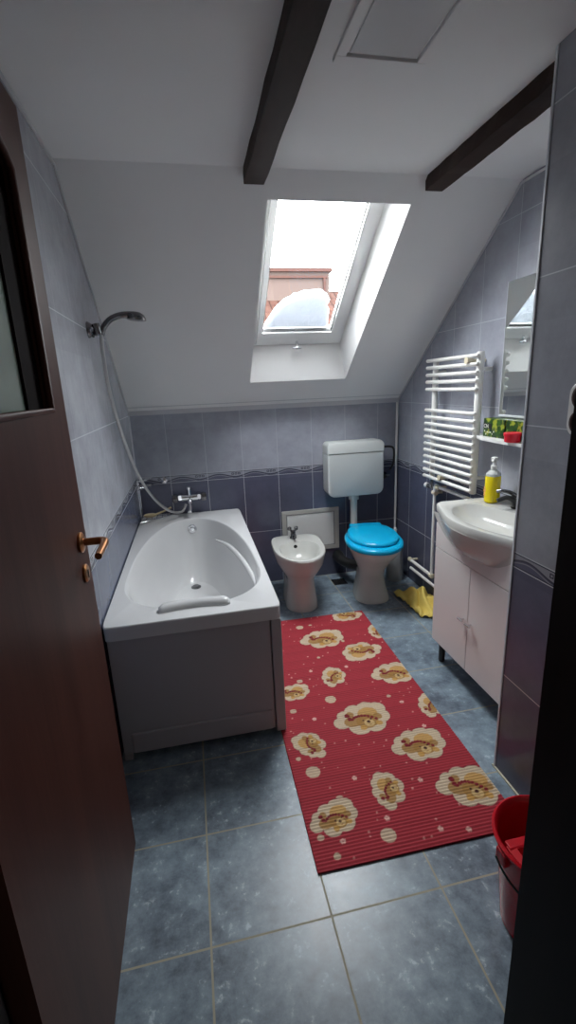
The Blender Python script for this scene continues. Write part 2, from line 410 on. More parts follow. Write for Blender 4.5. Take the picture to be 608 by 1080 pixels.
# ------------------------------------------------------------------ beams and hatch
for x0, x1, y1, lab in ((.289, .370, 2.10, 'dark stained ceiling beam ending above the skylight'), (1.062, 1.142, 2.10, 'dark stained ceiling beam running into the projecting tiled wall')):
    bm = BM(); yn = .53 if x0 < 1 else CY + .001
    N_ = 14; rings = []
    random.seed(int(x0 * 100))
    for i in range(N_ + 1):
        y = yn + (y1 - yn) * i / N_; j = [random.uniform(-.002, .002) for _ in range(4)]
        rings.append([(x0 + j[0], y, 2.276), (x0 + j[1], y, 2.222 + j[2]), (x1 + j[3], y, 2.222 + j[2]), (x1 + j[0], y, 2.276)])
    loft(bm, rings)
    tag(obj('ceiling_beam', bm, M['beam'], None, origin=(x0, y1, 2.22)), lab, 'beam')
hh = thing('ceiling_hatch', 'square white hatch set in a thin frame on the ceiling', 'hatch', (.57, 1.31, ZC))
bm = BM()
for a in ((.452, .706, 1.408, 1.436), (.452, .706, 1.16, 1.188), (.452, .480, 1.188, 1.408), (.678, .706, 1.188, 1.408)): box(bm, *a, ZC - .010, ZC - .0005, .002)
obj('hatch_frame', bm, M['plaster'], hh)
obj('hatch_panel', box(BM(), .487, .671, 1.195, 1.401, ZC - .006, ZC - .0005, .002), M['acrylic'], hh)

# ------------------------------------------------------------------ door and frame
XD = -.31; DY0, DY1 = .565, 1.306
door = struct('door_1', box(BM(), XD - .04, XD, DY0, DY1, .006, .95), M['door'], 'dark brown panelled door standing open on the left')
# leaf around the arched glazed opening, from z .95 up
GY0, GY1, GZ0, GZ1 = DY0 + .12, 1.190, 1.418, 1.90
bm = BM()
box(bm, XD - .04, XD, DY0, DY1, .95, GZ0); box(bm, XD - .04, XD, DY0, GY0, GZ0, 2.062); box(bm, XD - .04, XD, GY1, DY1, GZ0, 2.062)
arc = [(GY0 + (GY1 - GY0) * t, GZ1 + .06 * math.sin(PI * t) ** .7) for t in np.linspace(0, 1, 17)]
loft(bm, [[(x, y, z) for y, z in arc] + [(x, GY1, 2.062), (x, GY0, 2.062)] for x in (XD - .04, XD)])
obj('door_leaf', bm, M['door'], door)
path = [(GY0, GZ0), (GY1, GZ0)] + arc[::-1] + [(GY0, GZ0)]
bm = BM(); tube(bm, [(XD - .002, y, z) for y, z in path], .009, 10)
obj('moulding', bm, M['door'], door, 50)
bm = BM()
box(bm, XD - .036, XD - .018, GY1 - .105, GY1, GZ0, GZ1 + .01); box(bm, XD - .036, XD - .018, GY0, GY0 + .06, GZ0, GZ1 + .01); 
loft(bm, [[(x, y, z - .06) for y, z in arc] + [(x, y, z) for y, z in arc[::-1]] for x in (XD - .036, XD - .018)])
obj('inner_frame', bm, M['recess'], door)
bm = BM(); loft(bm, [[(x, y, z + .0) for y, z in arc] + [(x, GY1 - .01, GZ0 + .001), (x, GY0 + .01, GZ0 + .001)] for x in (XD - .030, XD - .024)])
obj('frosted_pane', bm, M['frost'], door)
hy, hz = 1.232, 1.083
bm = BM(); lathe(bm, [(.002, -.001), (.026, -.001), (.027, .006), (.022, .010), (.0105, .012)], (XD, hy, hz), 'x', 28, True, True)
rose = obj('door_handle_rose', bm, M['brass'], door, 35)
bm = BM(); tube(bm, [(XD + .008, hy, hz), (XD + .045, hy, hz), (XD + .058, hy - .004, hz), (XD + .064, hy - .016, hz), (XD + .065, hy - .055, hz - .002), (XD + .065, hy - .115, hz - .004)], [.010, .010, .0105, .0105, .0095, .0085], 16, 5)
obj('door_handle', bm, M['brass'], rose, 50)
bm = BM(); lathe(bm, [(.002, -.001), (.024, -.001), (.025, .005), (.020, .009), (.004, .009)], (XD, hy, hz - .085), 'x', 28)
kr = obj('keyhole_rose', bm, M['brass'], door, 35)
bm = BM(); box(bm, XD + .006, XD + .0105, hy - .003, hy + .003, hz - .097, hz - .075); obj('keyhole', bm, M['dark_hole'], kr)
bm = BM(); box(bm, -.40, -.334, .385, .535, 0, 2.09); box(bm, .489, .56, .385, .535, 0, 2.09); box(bm, -.334, .489, .385, .535, 2.07, 2.12)
box(bm, .489, .58, .28, .385, 0, 2.12)
struct('trim_8', bm, M['jamb'], 'dark wooden door frame close to the camera')

# ------------------------------------------------------------------ bathtub
tub = thing('bathtub', 'white acrylic bathtub with flat front panel against the left wall', 'bathtub', (-.06, 2.5, 0))
TX0, TX1, TY0, TY1, TZ = XL + .003, .286, 1.688, YW - .003, .603
tcx, tcy = (TX0 + TX1) / 2, (TY0 + TY1) / 2
def rect_ring(x0, x1, y0, y1, z, n=96, r=.02):
    cx, cy, a, b = (x0 + x1) / 2, (y0 + y1) / 2, (x1 - x0) / 2, (y1 - y0) / 2; out = []
    for k in range(n):
        t = 2 * PI * k / n; c, s = math.cos(t), math.sin(t); e = 40
        # match angle distribution of the inner superellipse
        x = a * math.copysign(abs(c) ** (2 / e), c); y = b * math.copysign(abs(s) ** (2 / e), s)
        out.append((cx + x, cy + y, z))
    return out
def tub_ring(x0, x1, y0, y1, z, e1=2.5, e2=2.15, n=96):
    L_ = y1 - y0; return sel((x0 + x1) / 2, y0 + .27 * L_, (x1 - x0) / 2, .27 * L_, e1, z, n, b2=.73 * L_, n2=e2)
bm = BM()
loft(bm, [rect_ring(TX0, TX1, TY0, TY1, .545), rect_ring(TX0, TX1, TY0, TY1, .599), rect_ring(TX0 + .003, TX1 - .003, TY0 + .003, TY1 - .003, .603),
    tub_ring(-.368, .262, 1.790, 3.165, .601), tub_ring(-.362, .256, 1.797, 3.158, .597), tub_ring(-.352, .246, 1.815, 3.148, .578), tub_ring(-.335, .225, 1.86, 3.132, .50),
    tub_ring(-.315, .190, 1.95, 3.10, .40), tub_ring(-.295, .165, 2.03, 3.06, .30), tub_ring(-.27, .14, 2.10, 3.02, .235), tub_ring(-.24, .11, 2.16, 2.98, .205), tub_ring(-.19, .06, 2.28, 2.90, .195), tub_ring(-.10, -.03, 2.5, 2.7, .190)], False, True)
obj('tub_shell', bm, M['acrylic'], tub, 28)
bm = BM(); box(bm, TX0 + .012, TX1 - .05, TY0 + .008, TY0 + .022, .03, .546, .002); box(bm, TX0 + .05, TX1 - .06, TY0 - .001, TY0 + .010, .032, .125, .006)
obj('front_panel', bm, M['acrylic_shaded'], tub)
bm = BM(); box(bm, TX1 - .046, TX1 - .004, TY0 + .003, TY0 + .045, .012, .546, .005)
obj('corner_post', bm, M['acrylic_shaded'], tub)
bm = BM(); box(bm, TX0 + .012, TX0 + .045, TY0 + .003, TY0 + .02, .002, .032, .003); obj('panel_foot', bm, M['acrylic_shaded'], tub)
bm = BM(); box(bm, TX1 - .022, TX1 - .008, TY0 + .047, TY1 - .002, .03, .546, .003); box(bm, TX1 - .010, TX1 - .002, TY0 + .10, TY1 - .06, .032, .125, .003)
obj('side_panel', bm, M['acrylic_shaded'], tub)
# headrest
bm = BM(); rings = []
for i in range(25):
    t = i / 24; x = -.197 + .285 * t; y = 1.775 - .012 * (2 * t - 1) ** 2 + .022 * t * 0 ; e = min(1, math.sin(PI * min(max(t, .015), .985)) * 6) ** .5
    yc = 1.80 - .022 * (1 - (2 * t - 1) ** 2) * -1 - .02
    rings.append([(x, yc + .030 * e * math.cos(a), .604 + (.024 * e * max(math.sin(a), -.6))) for a in np.linspace(0, 2 * PI, 20, endpoint=False)])
loft(bm, rings); obj('headrest', bm, M['acrylic'], tub, 60)
bm = BM(); lathe(bm, [(.001, .012), (.020, .012), (.022, .006), (.032, .004), (.033, 0), (.030, -.002)], (-.068, 2.92, .197), 'z', 28); obj('drain', bm, M['darkchrome'], tub, 40)
bm = BM(); lathe(bm, [(.001, -.012), (.012, -.012), (.016, -.006), (.028, -.004), (.030, 0), (.028, .006)], (-.059, 3.130, .535), 'y', 28)
ov = obj('overflow', bm, M['chrome'], tub, 40)
# armrest ledge inside
bm = BM(); tube(bm, [(.085, 2.90, .515), (.150, 2.70, .535), (.198, 2.45, .542), (.226, 2.2, .540), (.232, 2.0, .535)], [.004, .013, .014, .013, .004], 12, 6)
obj('armrest', bm, M['acrylic'], tub, 60)

# bath mixer tap on the back wall
t = thing('bath_mixer', 'chrome two-handled mixer tap on the tiles above the tub', 'tap', (-.06, YW, .73))
bm = BM(); tube(bm, [(-.115, 3.255, .728), (-.005, 3.255, .728)], .023, 16)
for x in (-.125, .005): tube(bm, [(x, YW, .728), (x, 3.285, .728), (x, 3.255, .728)], [.026, .018, .018], 16)
tube(bm, [(-.06, 3.255, .735), (-.06, 3.235, .70), (-.06, 3.19, .668), (-.065, 3.16, .645)], [.020, .017, .015, .014], 14, 4)
tube(bm, [(-.06, 3.255, .73), (-.06, 3.255, .79)], .015, 12)
obj('tap_body', bm, M['chrome'], t, 50)
for x, s in ((-.125, -1), (.005, 1)):
    bm = BM(); lathe(bm, [(.014, 0), (.028, s * .006), (.031, s * .02), (.027, s * .036), (.012, s * .042)], (x + s * .012, 3.255, .728), 'x', 10)
    obj('tap_handle', bm, M['darkchrome'], t, 30)
bm = BM(); lathe(bm, [(.012, 0), (.021, .004), (.021, .018), (.010, .024)], (-.06, 3.255, .785), 'z', 14); obj('diverter_knob', bm, M['chrome'], t, 40)

# shower set
sh = thing('hand_shower', 'dark chrome hand shower with long steel hose hanging over the tub', 'shower', (-.35, 2.31, 1.72))
bm = BM(); tube(bm, [(-.352, 2.32, 1.70), (-.338, 2.325, 1.735), (-.308, 2.34, 1.768), (-.268, 2.36, 1.786), (-.228, 2.375, 1.790)], [.012, .013, .013, .014, .016], 16, 5)
obj('shower_handle', bm, M['darkchrome'], sh, 60)
bm = BM(); rings = []
for r, hgt in ((.006, .024), (.022, .022), (.034, .012), (.038, 0), (.037, -.012), (.030, -.014), (.004, -.015)):
    rings.append([(-.203 + r * 1.15 * math.cos(a) - hgt * .15, 2.38 + r * math.sin(a), 1.780 + hgt + r * .12 * math.cos(a) * -1) for a in np.linspace(0, 2 * PI, 28, endpoint=False)])
loft(bm, rings); obj('shower_rose', bm, M['darkchrome'], sh, 40)
bm = BM(); hp = [(-.353, 2.318, 1.704), (-.357, 2.32, 1.62), (-.362, 2.40, 1.45), (-.352, 2.60, 1.20), (-.325, 2.86, .95), (-.270, 3.03, .78), (-.195, 3.13, .675), (-.13, 3.19, .645), (-.105, 3.222, .655), (-.088, 3.236, .688)]
tube(bm, hp, .0085, 12, 10); obj('shower_hose', bm, M['hose'], sh, 70)
hb = thing('shower_bracket', 'dark chrome wall bracket holding the hand shower', 'bracket', (XL, 2.31, 1.72))
bm = BM(); lathe(bm, [(.034, .0005), (.034, .006), (.024, .020), (.016, .028), (.012, .03)], (XL, 2.31, 1.722), 'x', 24); obj('wall_rosette', bm, M['darkchrome'], hb, 40)
bm = BM(); tube(bm, [(XL + .028, 2.31, 1.722), (-.372, 2.314, 1.722)], .012, 14); tube(bm, [(-.362, 2.31, 1.70), (-.372, 2.312, 1.745)], .0175, 14); tube(bm, [(-.385, 2.31, 1.713), (-.385, 2.31, 1.690)], .005, 8)
obj('holder', bm, M['darkchrome'], hb, 40)
bm = BM(); lathe(bm, [(.024, 0), (.022, -.006), (.010, -.010), (.008, -.03), (.012, -.034), (.001, -.036)], (-.222, YW, .853), 'y', 16); box(bm, -.238, -.208, YW - .034, YW - .024, .835, .870, .003)
tag(obj('wall_hook', bm, M['chrome'], None, 40, origin=(-.222, YW, .853)), 'small chrome hook on the patterned border above the tub', 'hook')
# corner rack
rk = thing('corner_rack', 'chrome two-tier wire rack in the corner of the tub', 'rack', (XL + .02, YW - .03, .61))
def wire(bm, z, x1, y0):
    a, b, c, d = (XL + .012, YW - .012, z), (x1, YW - .012, z), (x1, YW - .055, z), (XL + .012, y0, z)
    tube(bm, [a, b], .005, 8); tube(bm, [b, (x1 + .005, YW - .03, z), (x1 - .02, YW - .07, z), (-.34, y0 + .03, z), d], .005, 8, 4); tube(bm, [d, a], .005, 8)
    for k in range(1, 6):
        x = XL + .012 + (x1 - XL) * k / 6; tube(bm, [(x, YW - .012, z), (x, YW - .012 - (.16 * (1 - k / 6) + .04), z)], .0022, 6)
for z, x1, tg in ((.612, -.20, 'lower_tier'), (.83, -.305, 'upper_tier')):
    bm = BM(); wire(bm, z, x1, 3.12 if z < .7 else 3.2)
    if z > .7: wire(bm, z + .045, x1, 3.2)
    obj(tg, bm, M['chrome'], rk, 60)
bm = BM(); tube(bm, [(XL + .012, YW - .012, .606), (XL + .012, YW - .012, .90)], .005, 8); tube(bm, [(XL + .014, 3.20, .606), (XL + .014, 3.20, .875)], .004, 8)
obj('rack_post', bm, M['chrome'], rk, 60)
bb = thing('bath_brush', 'pale wooden bath brush lying in the lower wire rack', 'brush', (-.33, 3.22, .62))
bm = BM(); rings = [sel(-.335, 3.235, .042 * k, .020 * k, 2.2, z, 24) for k, z in ((.7, .618), (1, .624), (1, .636), (.7, .642))]; loft(bm, rings); obj('brush_head', bm, M['brush'], bb, 50)
bm = BM(); tube(bm, [(-.30, 3.235, .632), (-.25, 3.25, .645), (-.19, 3.262, .668)], [.008, .006, .006], 10, 4); obj('brush_handle', bm, M['brush'], bb, 50)

# ------------------------------------------------------------------ bidet
bd = thing('bidet', 'white ceramic bidet with chrome tap between tub and toilet', 'bidet', (.63, 2.9, 0))
bx, by = .632, 2.93
def bring(a, b, b2, z, cy=0., n=2.1, n2=5.0): return sel(bx, by + cy, a, b, n, z, 56, b2=b2, n2=n2)
bm = BM()
loft(bm, [bring(.108, .13, .28, .001, -.06), bring(.104, .125, .28, .05, -.06), bring(.090, .115, .28, .16, -.055), bring(.092, .125, .28, .215, -.05), bring(.125, .19, .27, .265, -.04), bring(.158, .262, .25, .325, -.02),
    bring(.172, .300, .235, .375), bring(.175, .308, .236, .395), bring(.171, .303, .233, .405), bring(.160, .290, .225, .408),
    sel(bx, by - .045, .135, .222, 2.2, .404, 56, b2=.135), sel(bx, by - .045, .127, .212, 2.2, .392, 56, b2=.127), sel(bx, by - .045, .105, .18, 2.2, .34, 56, b2=.105), sel(bx, by - .045, .07, .12, 2.1, .30, 56, b2=.07), sel(bx, by - .05, .01, .015, 2, .295, 56)], True, True)
rotz(bm, math.radians(-4), (bx, by, 0)); obj('bidet_bowl', bm, M['ceramic'], bd, 45)
bm = BM(); lathe(bm, [(.001, -.012), (.011, -.012), (.013, -.010), (.013, .01)], (.628, 3.012, .372), 'y', 16); obj('overflow_hole', bm, M['dark_hole'], bd, 40)
tpx, tpy = .632, 3.09
fa = BM(); lathe(fa, [(.024, .0), (.024, .008), (.018, .014), (.017, .05), (.012, .058)], (tpx, tpy, .406), 'z', 18); tube(fa, [(tpx, tpy, .438), (tpx, tpy - .05, .447), (tpx, tpy - .078, .436)], [.012, .010, .009], 12, 4)
f = obj('bidet_tap', fa, M['darkchrome'], bd, 45)
for s in (-1, 1):
    bm = BM(); tube(bm, [(tpx, tpy, .445), (tpx + s * .022, tpy, .470)], .007, 10); lathe(bm, [(.008, 0), (.014, .004), (.014, .02), (.007, .026)], (tpx + s * .024, tpy, .466), 'z', 8); obj('tap_handle', bm, M['darkchrome'], f, 30)

# ------------------------------------------------------------------ toilet
to = thing('toilet', 'white ceramic toilet with bright blue seat and wall cistern', 'toilet', (1.12, 2.8, 0))
tx, ty = 1.118, 2.80; ta = math.radians(-9)
def tring(a, b, b2, z, cy=0., n=2.2, n2=2.6, dx=0): return sel(tx + dx, ty + cy, a, b, n, z, 56, b2=b2, n2=n2)
bm = BM()
loft(bm, [tring(.118, .125, .25, .001, .045), tring(.116, .12, .25, .02, .045), tring(.096, .095, .25, .09, .055), tring(.084, .09, .24, .16, .06), tring(.090, .11, .23, .22, .055), tring(.115, .155, .22, .28, .04), tring(.145, .205, .215, .34, .02),
    tring(.163, .240, .21, .385), tring(.170, .252, .215, .405), tring(.168, .250, .213, .414), tring(.12, .18, .15, .412), tring(.09, .14, .11, .33), tring(.04, .06, .05, .28)], True, True)
rotz(bm, ta, (tx, ty, 0)); obj('toilet_bowl', bm, M['ceramic'], to, 45)
def seatring(k, z, kb=1.0, cy=0): return tring(.188 * k, .268 * k, .262 * k * kb, z, cy + .0, 2.15, 2.15)
bm = BM(); loft(bm, [seatring(.90, .416), seatring(.985, .418), seatring(1.0, .426), seatring(.995, .440), seatring(.96, .449), seatring(.84, .452)], True, True)
rotz(bm, ta, (tx, ty, 0)); se = obj('toilet_seat', bm, M['blue'], to, 50)
bm = BM(); rings = []
for k, z in ((.80, .4525), (.865, .454), (.873, .462), (.86, .471), (.80, .478), (.5, .483), (.05, .485)): rings.append(tring(.188 * k, .272 * k, .262 * k, z, .022, 2.1, 2.4))
loft(bm, rings, True, True); rotz(bm, ta, (tx, ty, 0)); obj('toilet_lid', bm, M['blue'], to, 50)
bm = BM(); box(bm, tx - .115, tx + .115, ty + .225, ty + .288, .418, .470, .012, 3); rotz(bm, ta, (tx, ty, 0)); obj('seat_hinge', bm, M['blue'], to, 50)
# cistern
def rr(cx, a, z0, z1, y, rt, n=8, rb=None):
    pts = []
    for (sx, sz, a0) in ((1, 1, 0), (-1, 1, 90), (-1, -1, 180), (1, -1, 270)):
        r = rt if (sz > 0 or rb is None) else rb
        for k in range(n + 1):
            an = math.radians(a0 + 90 * k / n); ccx = cx + sx * (a - r); ccz = (z1 - r) if sz > 0 else (z0 + r)
            pts.append((ccx + r * math.cos(an), y, ccz + r * math.sin(an)))
    return pts
tcx_ = 1.134; YF = 3.170
bm = BM(); loft(bm, [rr(tcx_, .208, .655, .965, YW - .003, .005, rb=.05), rr(tcx_, .212, .650, .965, YF + .03, .005, rb=.055), rr(tcx_, .210, .653, .964, YF + .006, .005, rb=.052), rr(tcx_, .203, .662, .962, YF, .004, rb=.046)])
ci = obj('cistern', bm, M['cistern'], to, 40)
bm = BM(); loft(bm, [rr(tcx_, .210, .967, 1.046, YW - .003, .030, rb=.004), rr(tcx_, .214, .967, 1.050, YF + .03, .034, rb=.004), rr(tcx_, .213, .967, 1.042, YF + .004, .030, rb=.004), rr(tcx_, .206, .970, 1.022, YF - .003, .022, rb=.004)])
obj('cistern_lid', bm, M['cistern'], ci, 40)
bm = BM(); tube(bm, [(1.138, 3.245, .655), (1.138, 3.245, .615), (1.138, 3.245, .612), (1.138, 3.245, .33), (1.133, 3.20, .30), (1.13, 3.10, .29)], [.030, .030, .030, .030, .030, .030], 18)
bm2 = BM(); tube(bm2, [(1.138, 3.245, .655), (1.138, 3.245, .612)], .038, 18); tube(bm2, [(1.138, 3.245, .612), (1.138, 3.245, .34), (1.136, 3.23, .30), (1.13, 3.12, .29)], .026, 18)
bm.free(); obj('flush_pipe', bm2, M['cistern'], to, 50)
bm = BM(); tube(bm, [(1.11, 2.98, .17), (1.04, 3.12, .16), (1.03, 3.22, .15), (1.03, YW - .002, .15)], [.036, .036, .038, .045], 18, 5); obj('waste_pipe', bm, M['black'], to, 50)
bm = BM(); tube(bm, [(1.345, 3.25, .985), (1.42, 3.25, .985), (1.455, 3.255, .965), (1.462, 3.26, .90), (1.455, 3.27, .84), (1.435, 3.272, .805)], .008, 10, 6); obj('supply_hose', bm, M['black'], to, 60)
v = thing('stop_valve', 'dark stop valve on the tiles right of the cistern', 'valve', (1.40, YW, .76))
bm = BM(); tube(bm, [(1.405, YW, .762), (1.405, 3.27, .762)], [.026, .014], 14); tube(bm, [(1.385, 3.275, .762), (1.43, 3.275, .762)], .011, 12); obj('valve_body', bm, M['darkchrome'], v, 40)
bm = BM(); lathe(bm, [(.018, 0), (.020, -.01), (.012, -.018)], (1.38, 3.262, .762), 'y', 10); obj('valve_knob', bm, M['black'], v, 30)
bm = BM(); tube(bm, [(1.497, 3.298, .32), (1.497, 3.298, 1.30)], .0085, 12)
tag(obj('water_pipe', bm, M['enamel'], None, 50, origin=(1.497, 3.298, .32)), 'thin white upright pipe in the corner beside the cistern', 'pipe')
# toilet brush
tb = thing('toilet_brush', 'toilet brush in a grey plastic holder behind the toilet', 'toilet brush', (1.40, 3.10, 0))
bm = BM(); lathe(bm, [(.064, .001), (.066, .02), (.058, .20), (.060, .26), (.050, .262), (.045, .03)], (1.405, 3.09, 0), 'z', 28); obj('brush_holder', bm, M['greyplastic'], tb, 40)
bm = BM(); tube(bm, [(1.405, 3.09, .04), (1.405, 3.09, .30), (1.405, 3.09, .39), (1.405, 3.09, .41)], [.008, .009, .013, .008], 12); obj('brush_handle', bm, M['whiteplastic'], tb, 50)
# access panel
ap = thing('access_panel', 'white square access panel in the tiles behind the bidet', 'access panel', (.82, YW, .38))
bm = BM()
for a in ((.597, 1.040, .515, .546), (.597, 1.040, .217, .248), (.597, .632, .248, .515), (1.005, 1.040, .248, .515)): box(bm, a[0], a[1], YW - .012, YW - .0005, a[2], a[3], .002)
obj('panel_frame', bm, new_mat('beige_frame', (.46, .45, .42), .5), ap); obj('panel_door', box(BM(), .636, 1.001, YW - .008, YW - .0005, .252, .511, .002), M['whiteplastic'], ap)
# floor drain
fd = thing('floor_drain', 'square dark floor drain grate near the toilet', 'drain', (.985, 3.15, 0))
bm = BM()
for a in ((.935, 1.037, 3.098, 3.106), (.935, 1.037, 3.194, 3.202), (.935, .943, 3.106, 3.194), (1.029, 1.037, 3.106, 3.194)): box(bm, *a, .0005, .004)
for k in range(5): box(bm, .943, 1.029, 3.116 + k * .016, 3.122 + k * .016, .001, .003)
obj('drain_grate', bm, M['darkchrome'], fd); obj('drain_hole', box(BM(), .943, 1.029, 3.106, 3.194, .0003, .001), M['dark_hole'], fd)

# ------------------------------------------------------------------ mat with teddy print
MX0, MX1, MY0, MY1 = .262, .972, 1.062, 2.660
def make_mat():
    nx, ny = 250, 620
    xs = np.linspace(MX0, MX1, nx); ys = np.linspace(MY0, MY1, ny); X, Y = np.meshgrid(xs, ys)
    base = np.array((.37, .030, .044)); col = np.ones((ny, nx, 3)) * base
    rs = np.random.RandomState(3)
    big = rs.rand(ny // 20 + 2, nx // 20 + 2); 
    def disc(x, y, r, c, a=1.0, e=1.0, ang=0.0):
        dx, dy = X - x, Y - y; ca, sa = math.cos(ang), math.sin(ang); u = dx * ca + dy * sa; v_ = (-dx * sa + dy * ca) / e
        d = np.sqrt(u * u + v_ * v_); k = np.clip((r - d) / .0022 + .5, 0, 1)[..., None] * a
        col[:] = col * (1 - k) + np.array(c) * k
    cream, tan, dk, sc, org = (.60, .48, .34), (.36, .19, .05), (.07, .02, .015), (.20, .012, .02), (.55, .30, .07)
    for _ in range(190): disc(rs.uniform(MX0, MX1), rs.uniform(MY0, MY1), rs.uniform(.002, .0045), (.75, .35, .30), .8)
    for x, y, r in ((.531, 2.549, .022), (.526, 1.843, .026), (.337, 1.803, .015), (.414, 2.017, .015), (.341, 1.443, .028), (.52, 1.132, .026), (.406, 1.304, .014), (.30, 1.173, .012), (.335, 1.10, .012), (.60, 2.56, .01), (.74, 2.33, .01), (.93, 1.9, .01), (.80, 1.80, .01), (.56, 2.2, .009), (.30, 1.52, .010)):
        disc(x, y, r, cream, .9)
    for x, y in ((.487, 1.379), (.368, 1.145), (.54, 1.192), (.723, 1.315), (.697, 1.115), (.786, 1.092), (.419, 1.73), (.489, 2.089), (.842, 1.745), (.869, 1.575), (.72, 2.42), (.68, 2.08)):
        for k in range(5): disc(x + .006 * math.cos(k * 1.257 + .3), y + .006 * math.sin(k * 1.257 + .3), .0042, (.80, .50, .42), .9)
    # teddies: x, y, width, rotation
    for x, y, w_, a in ((.63, 2.382, .27, .1), (.811, 2.205, .24, PI + .2), (.591, 2.01, .17, 1.2), (.895, 1.965, .24, .1), (.86, 2.625, .2, PI), (.975, 2.38, .16, 1.3), (.365, 1.936, .17, .1), (.30, 2.262, .15, 2.), (.627, 1.682, .27, .15),
                        (.366, 1.584, .17, 2.1), (.965, 1.69, .17, 1.1), (.798, 1.479, .24, .1), (.364, 1.232, .185, .3), (.59, 1.298, .17, 1.35), (.884, 1.248, .25, -.1)):
        ca, sa = math.cos(a), math.sin(a); s = w_ / 2
        def D(u, v_, r, c, al=1.0, e=1.0): disc(x + (u * ca - v_ * sa) * s, y + (u * sa + v_ * ca) * s, r * s, c, al, e, a)
        for u, v_, r in ((-.72, .05, .27), (-.5, .3, .26), (-.1, .38, .34), (.35, .36, .36), (.68, .28, .30), (.62, -.08, .32), (.25, -.3, .40), (-.25, -.3, .36), (0, 0, .5)): D(u, v_, r + .03, (.30, .03, .05))
        for u, v_, r in ((-.72, .05, .27), (-.5, .3, .26), (-.1, .38, .34), (.35, .36, .36), (.68, .28, .30), (.62, -.08, .32), (.25, -.3, .40), (-.25, -.3, .36), (0, 0, .5)): D(u, v_, r, cream)
        D(-.35, -.02, .30, tan, .9, .8); D(.28, .18, .34, org, .85, .8); D(-.30, .32, .13, tan, .9); D(.52, -.08, .15, tan, .9)
        D(.10, -.16, .37, tan, .95, .85); D(-.16, -.40, .11, org, .9); D(.42, -.38, .11, org, .9); D(.12, -.26, .17, (.62, .44, .20), .9)
        for k in range(9): D(-.34 + k * .095, .20 - .03 * k - .012 * (k - 4) ** 2 + .06, .058, sc)
        D(-.42, .30, .09, sc); D(-.40, .12, .08, sc)
        D(.12, -.21, .062, dk); D(-.02, -.10, .035, dk); D(.25, -.11, .035, dk); D(.12, -.34, .05, (.25, .08, .03), .8, .4)
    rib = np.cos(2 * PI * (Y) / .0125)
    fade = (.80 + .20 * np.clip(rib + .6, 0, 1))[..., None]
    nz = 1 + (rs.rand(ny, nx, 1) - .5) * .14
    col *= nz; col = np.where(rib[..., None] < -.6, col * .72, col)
    Z = .006 + .0015 * np.clip(rib, -1, 1)
    v_ = np.stack([X, Y, Z], -1).reshape(-1, 3); ca, sa = math.cos(-.012), math.sin(-.012)
    ox, oy = (MX0 + MX1) / 2, (MY0 + MY1) / 2
    vx = ox + (v_[:, 0] - ox) * ca - (v_[:, 1] - oy) * sa; vy = oy + (v_[:, 0] - ox) * sa + (v_[:, 1] - oy) * ca
    top = np.stack([vx - ox, vy - oy, v_[:, 2]], -1); bot = top.copy(); bot[:, 2] = .0008
    idx = np.arange(nx * ny).reshape(ny, nx)
    q = np.stack([idx[:-1, :-1], idx[:-1, 1:], idx[1:, 1:], idx[1:, :-1]], -1).reshape(-1, 4)
    n0 = nx * ny
    loop = list(idx[0, :]) + list(idx[1:, -1]) + list(idx[-1, -2::-1]) + list(idx[-2:0:-1, 0])
    ring_b = [bot[i] for i in loop]; verts = np.concatenate([top, np.array(ring_b)])
    L_ = len(loop); side = [(loop[i], n0 + i, n0 + (i + 1) % L_, loop[(i + 1) % L_]) for i in range(L_)]
    faces = q.tolist() + side + [list(range(n0 + L_ - 1, n0 - 1, -1))]
    me = bpy.data.meshes.new('floor_mat'); me.from_pydata(verts.tolist(), [], faces)
    at = me.color_attributes.new('print', 'FLOAT_COLOR', 'POINT')
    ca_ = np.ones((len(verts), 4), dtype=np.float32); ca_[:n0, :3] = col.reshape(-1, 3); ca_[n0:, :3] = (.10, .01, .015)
    at.data.foreach_set('color', ca_.ravel()); me.shade_smooth()
    o = bpy.data.objects.new('floor_mat', me); C.objects.link(o); o.location = (ox, oy, 0)
    m = new_mat('red_ribbed_foam_print', rough=.75, spec=.25); nt = m.node_tree; an = nt.nodes.new('ShaderNodeVertexColor'); an.layer_name = 'print'
    nt.links.new(an.outputs[0], nt.nodes['Principled BSDF'].inputs['Base Color']); me.materials.append(m)
    return tag(o, 'long red ribbed foam mat printed with tan teddy bears', 'mat')
make_mat()

# ------------------------------------------------------------------ towel radiator
rd = thing('towel_radiator', 'white ladder towel radiator on the tiled right wall', 'radiator', (1.45, 2.47, .84))
RZ = [1.556, 1.515, 1.474, 1.434, 1.392, 1.270, 1.229, 1.189, 1.149, 1.109, 1.068, 1.028, .988, .947, .905, .864]
for i, z in enumerate(RZ):
    bm = BM(); tube(bm, [(1.425, 2.722, z), (1.425, 2.718, z), (1.425, 2.200, z), (1.425, 2.196, z)], [.007, .0105, .0105, .007], 14)
    obj('rail', bm, M['enamel'], rd, 50)
for y, r, z0, z1 in ((2.215, .019, .845, 1.575), (2.66, .017, .845, 1.565)):
    bm = BM(); rings = []
    for z, k in ((z0, .8), (z0 + .005, 1), (z1 - .005, 1), (z1, .8)): rings.append([(1.449 + r * k * math.cos(a), y + r * k * math.sin(a), z) for a in np.linspace(0, 2 * PI, 20, endpoint=False)])
    loft(bm, rings); obj('post', bm, M['enamel'], rd, 50)
for y, z in ((2.215, 1.49), (2.66, 1.49), (2.215, .93), (2.66, .93)):
    bm = BM(); tube(bm, [(1.46, y, z), (XR - .001, y, z)], .010, 12); obj('wall_bracket', bm, M['enamel'], rd, 50)
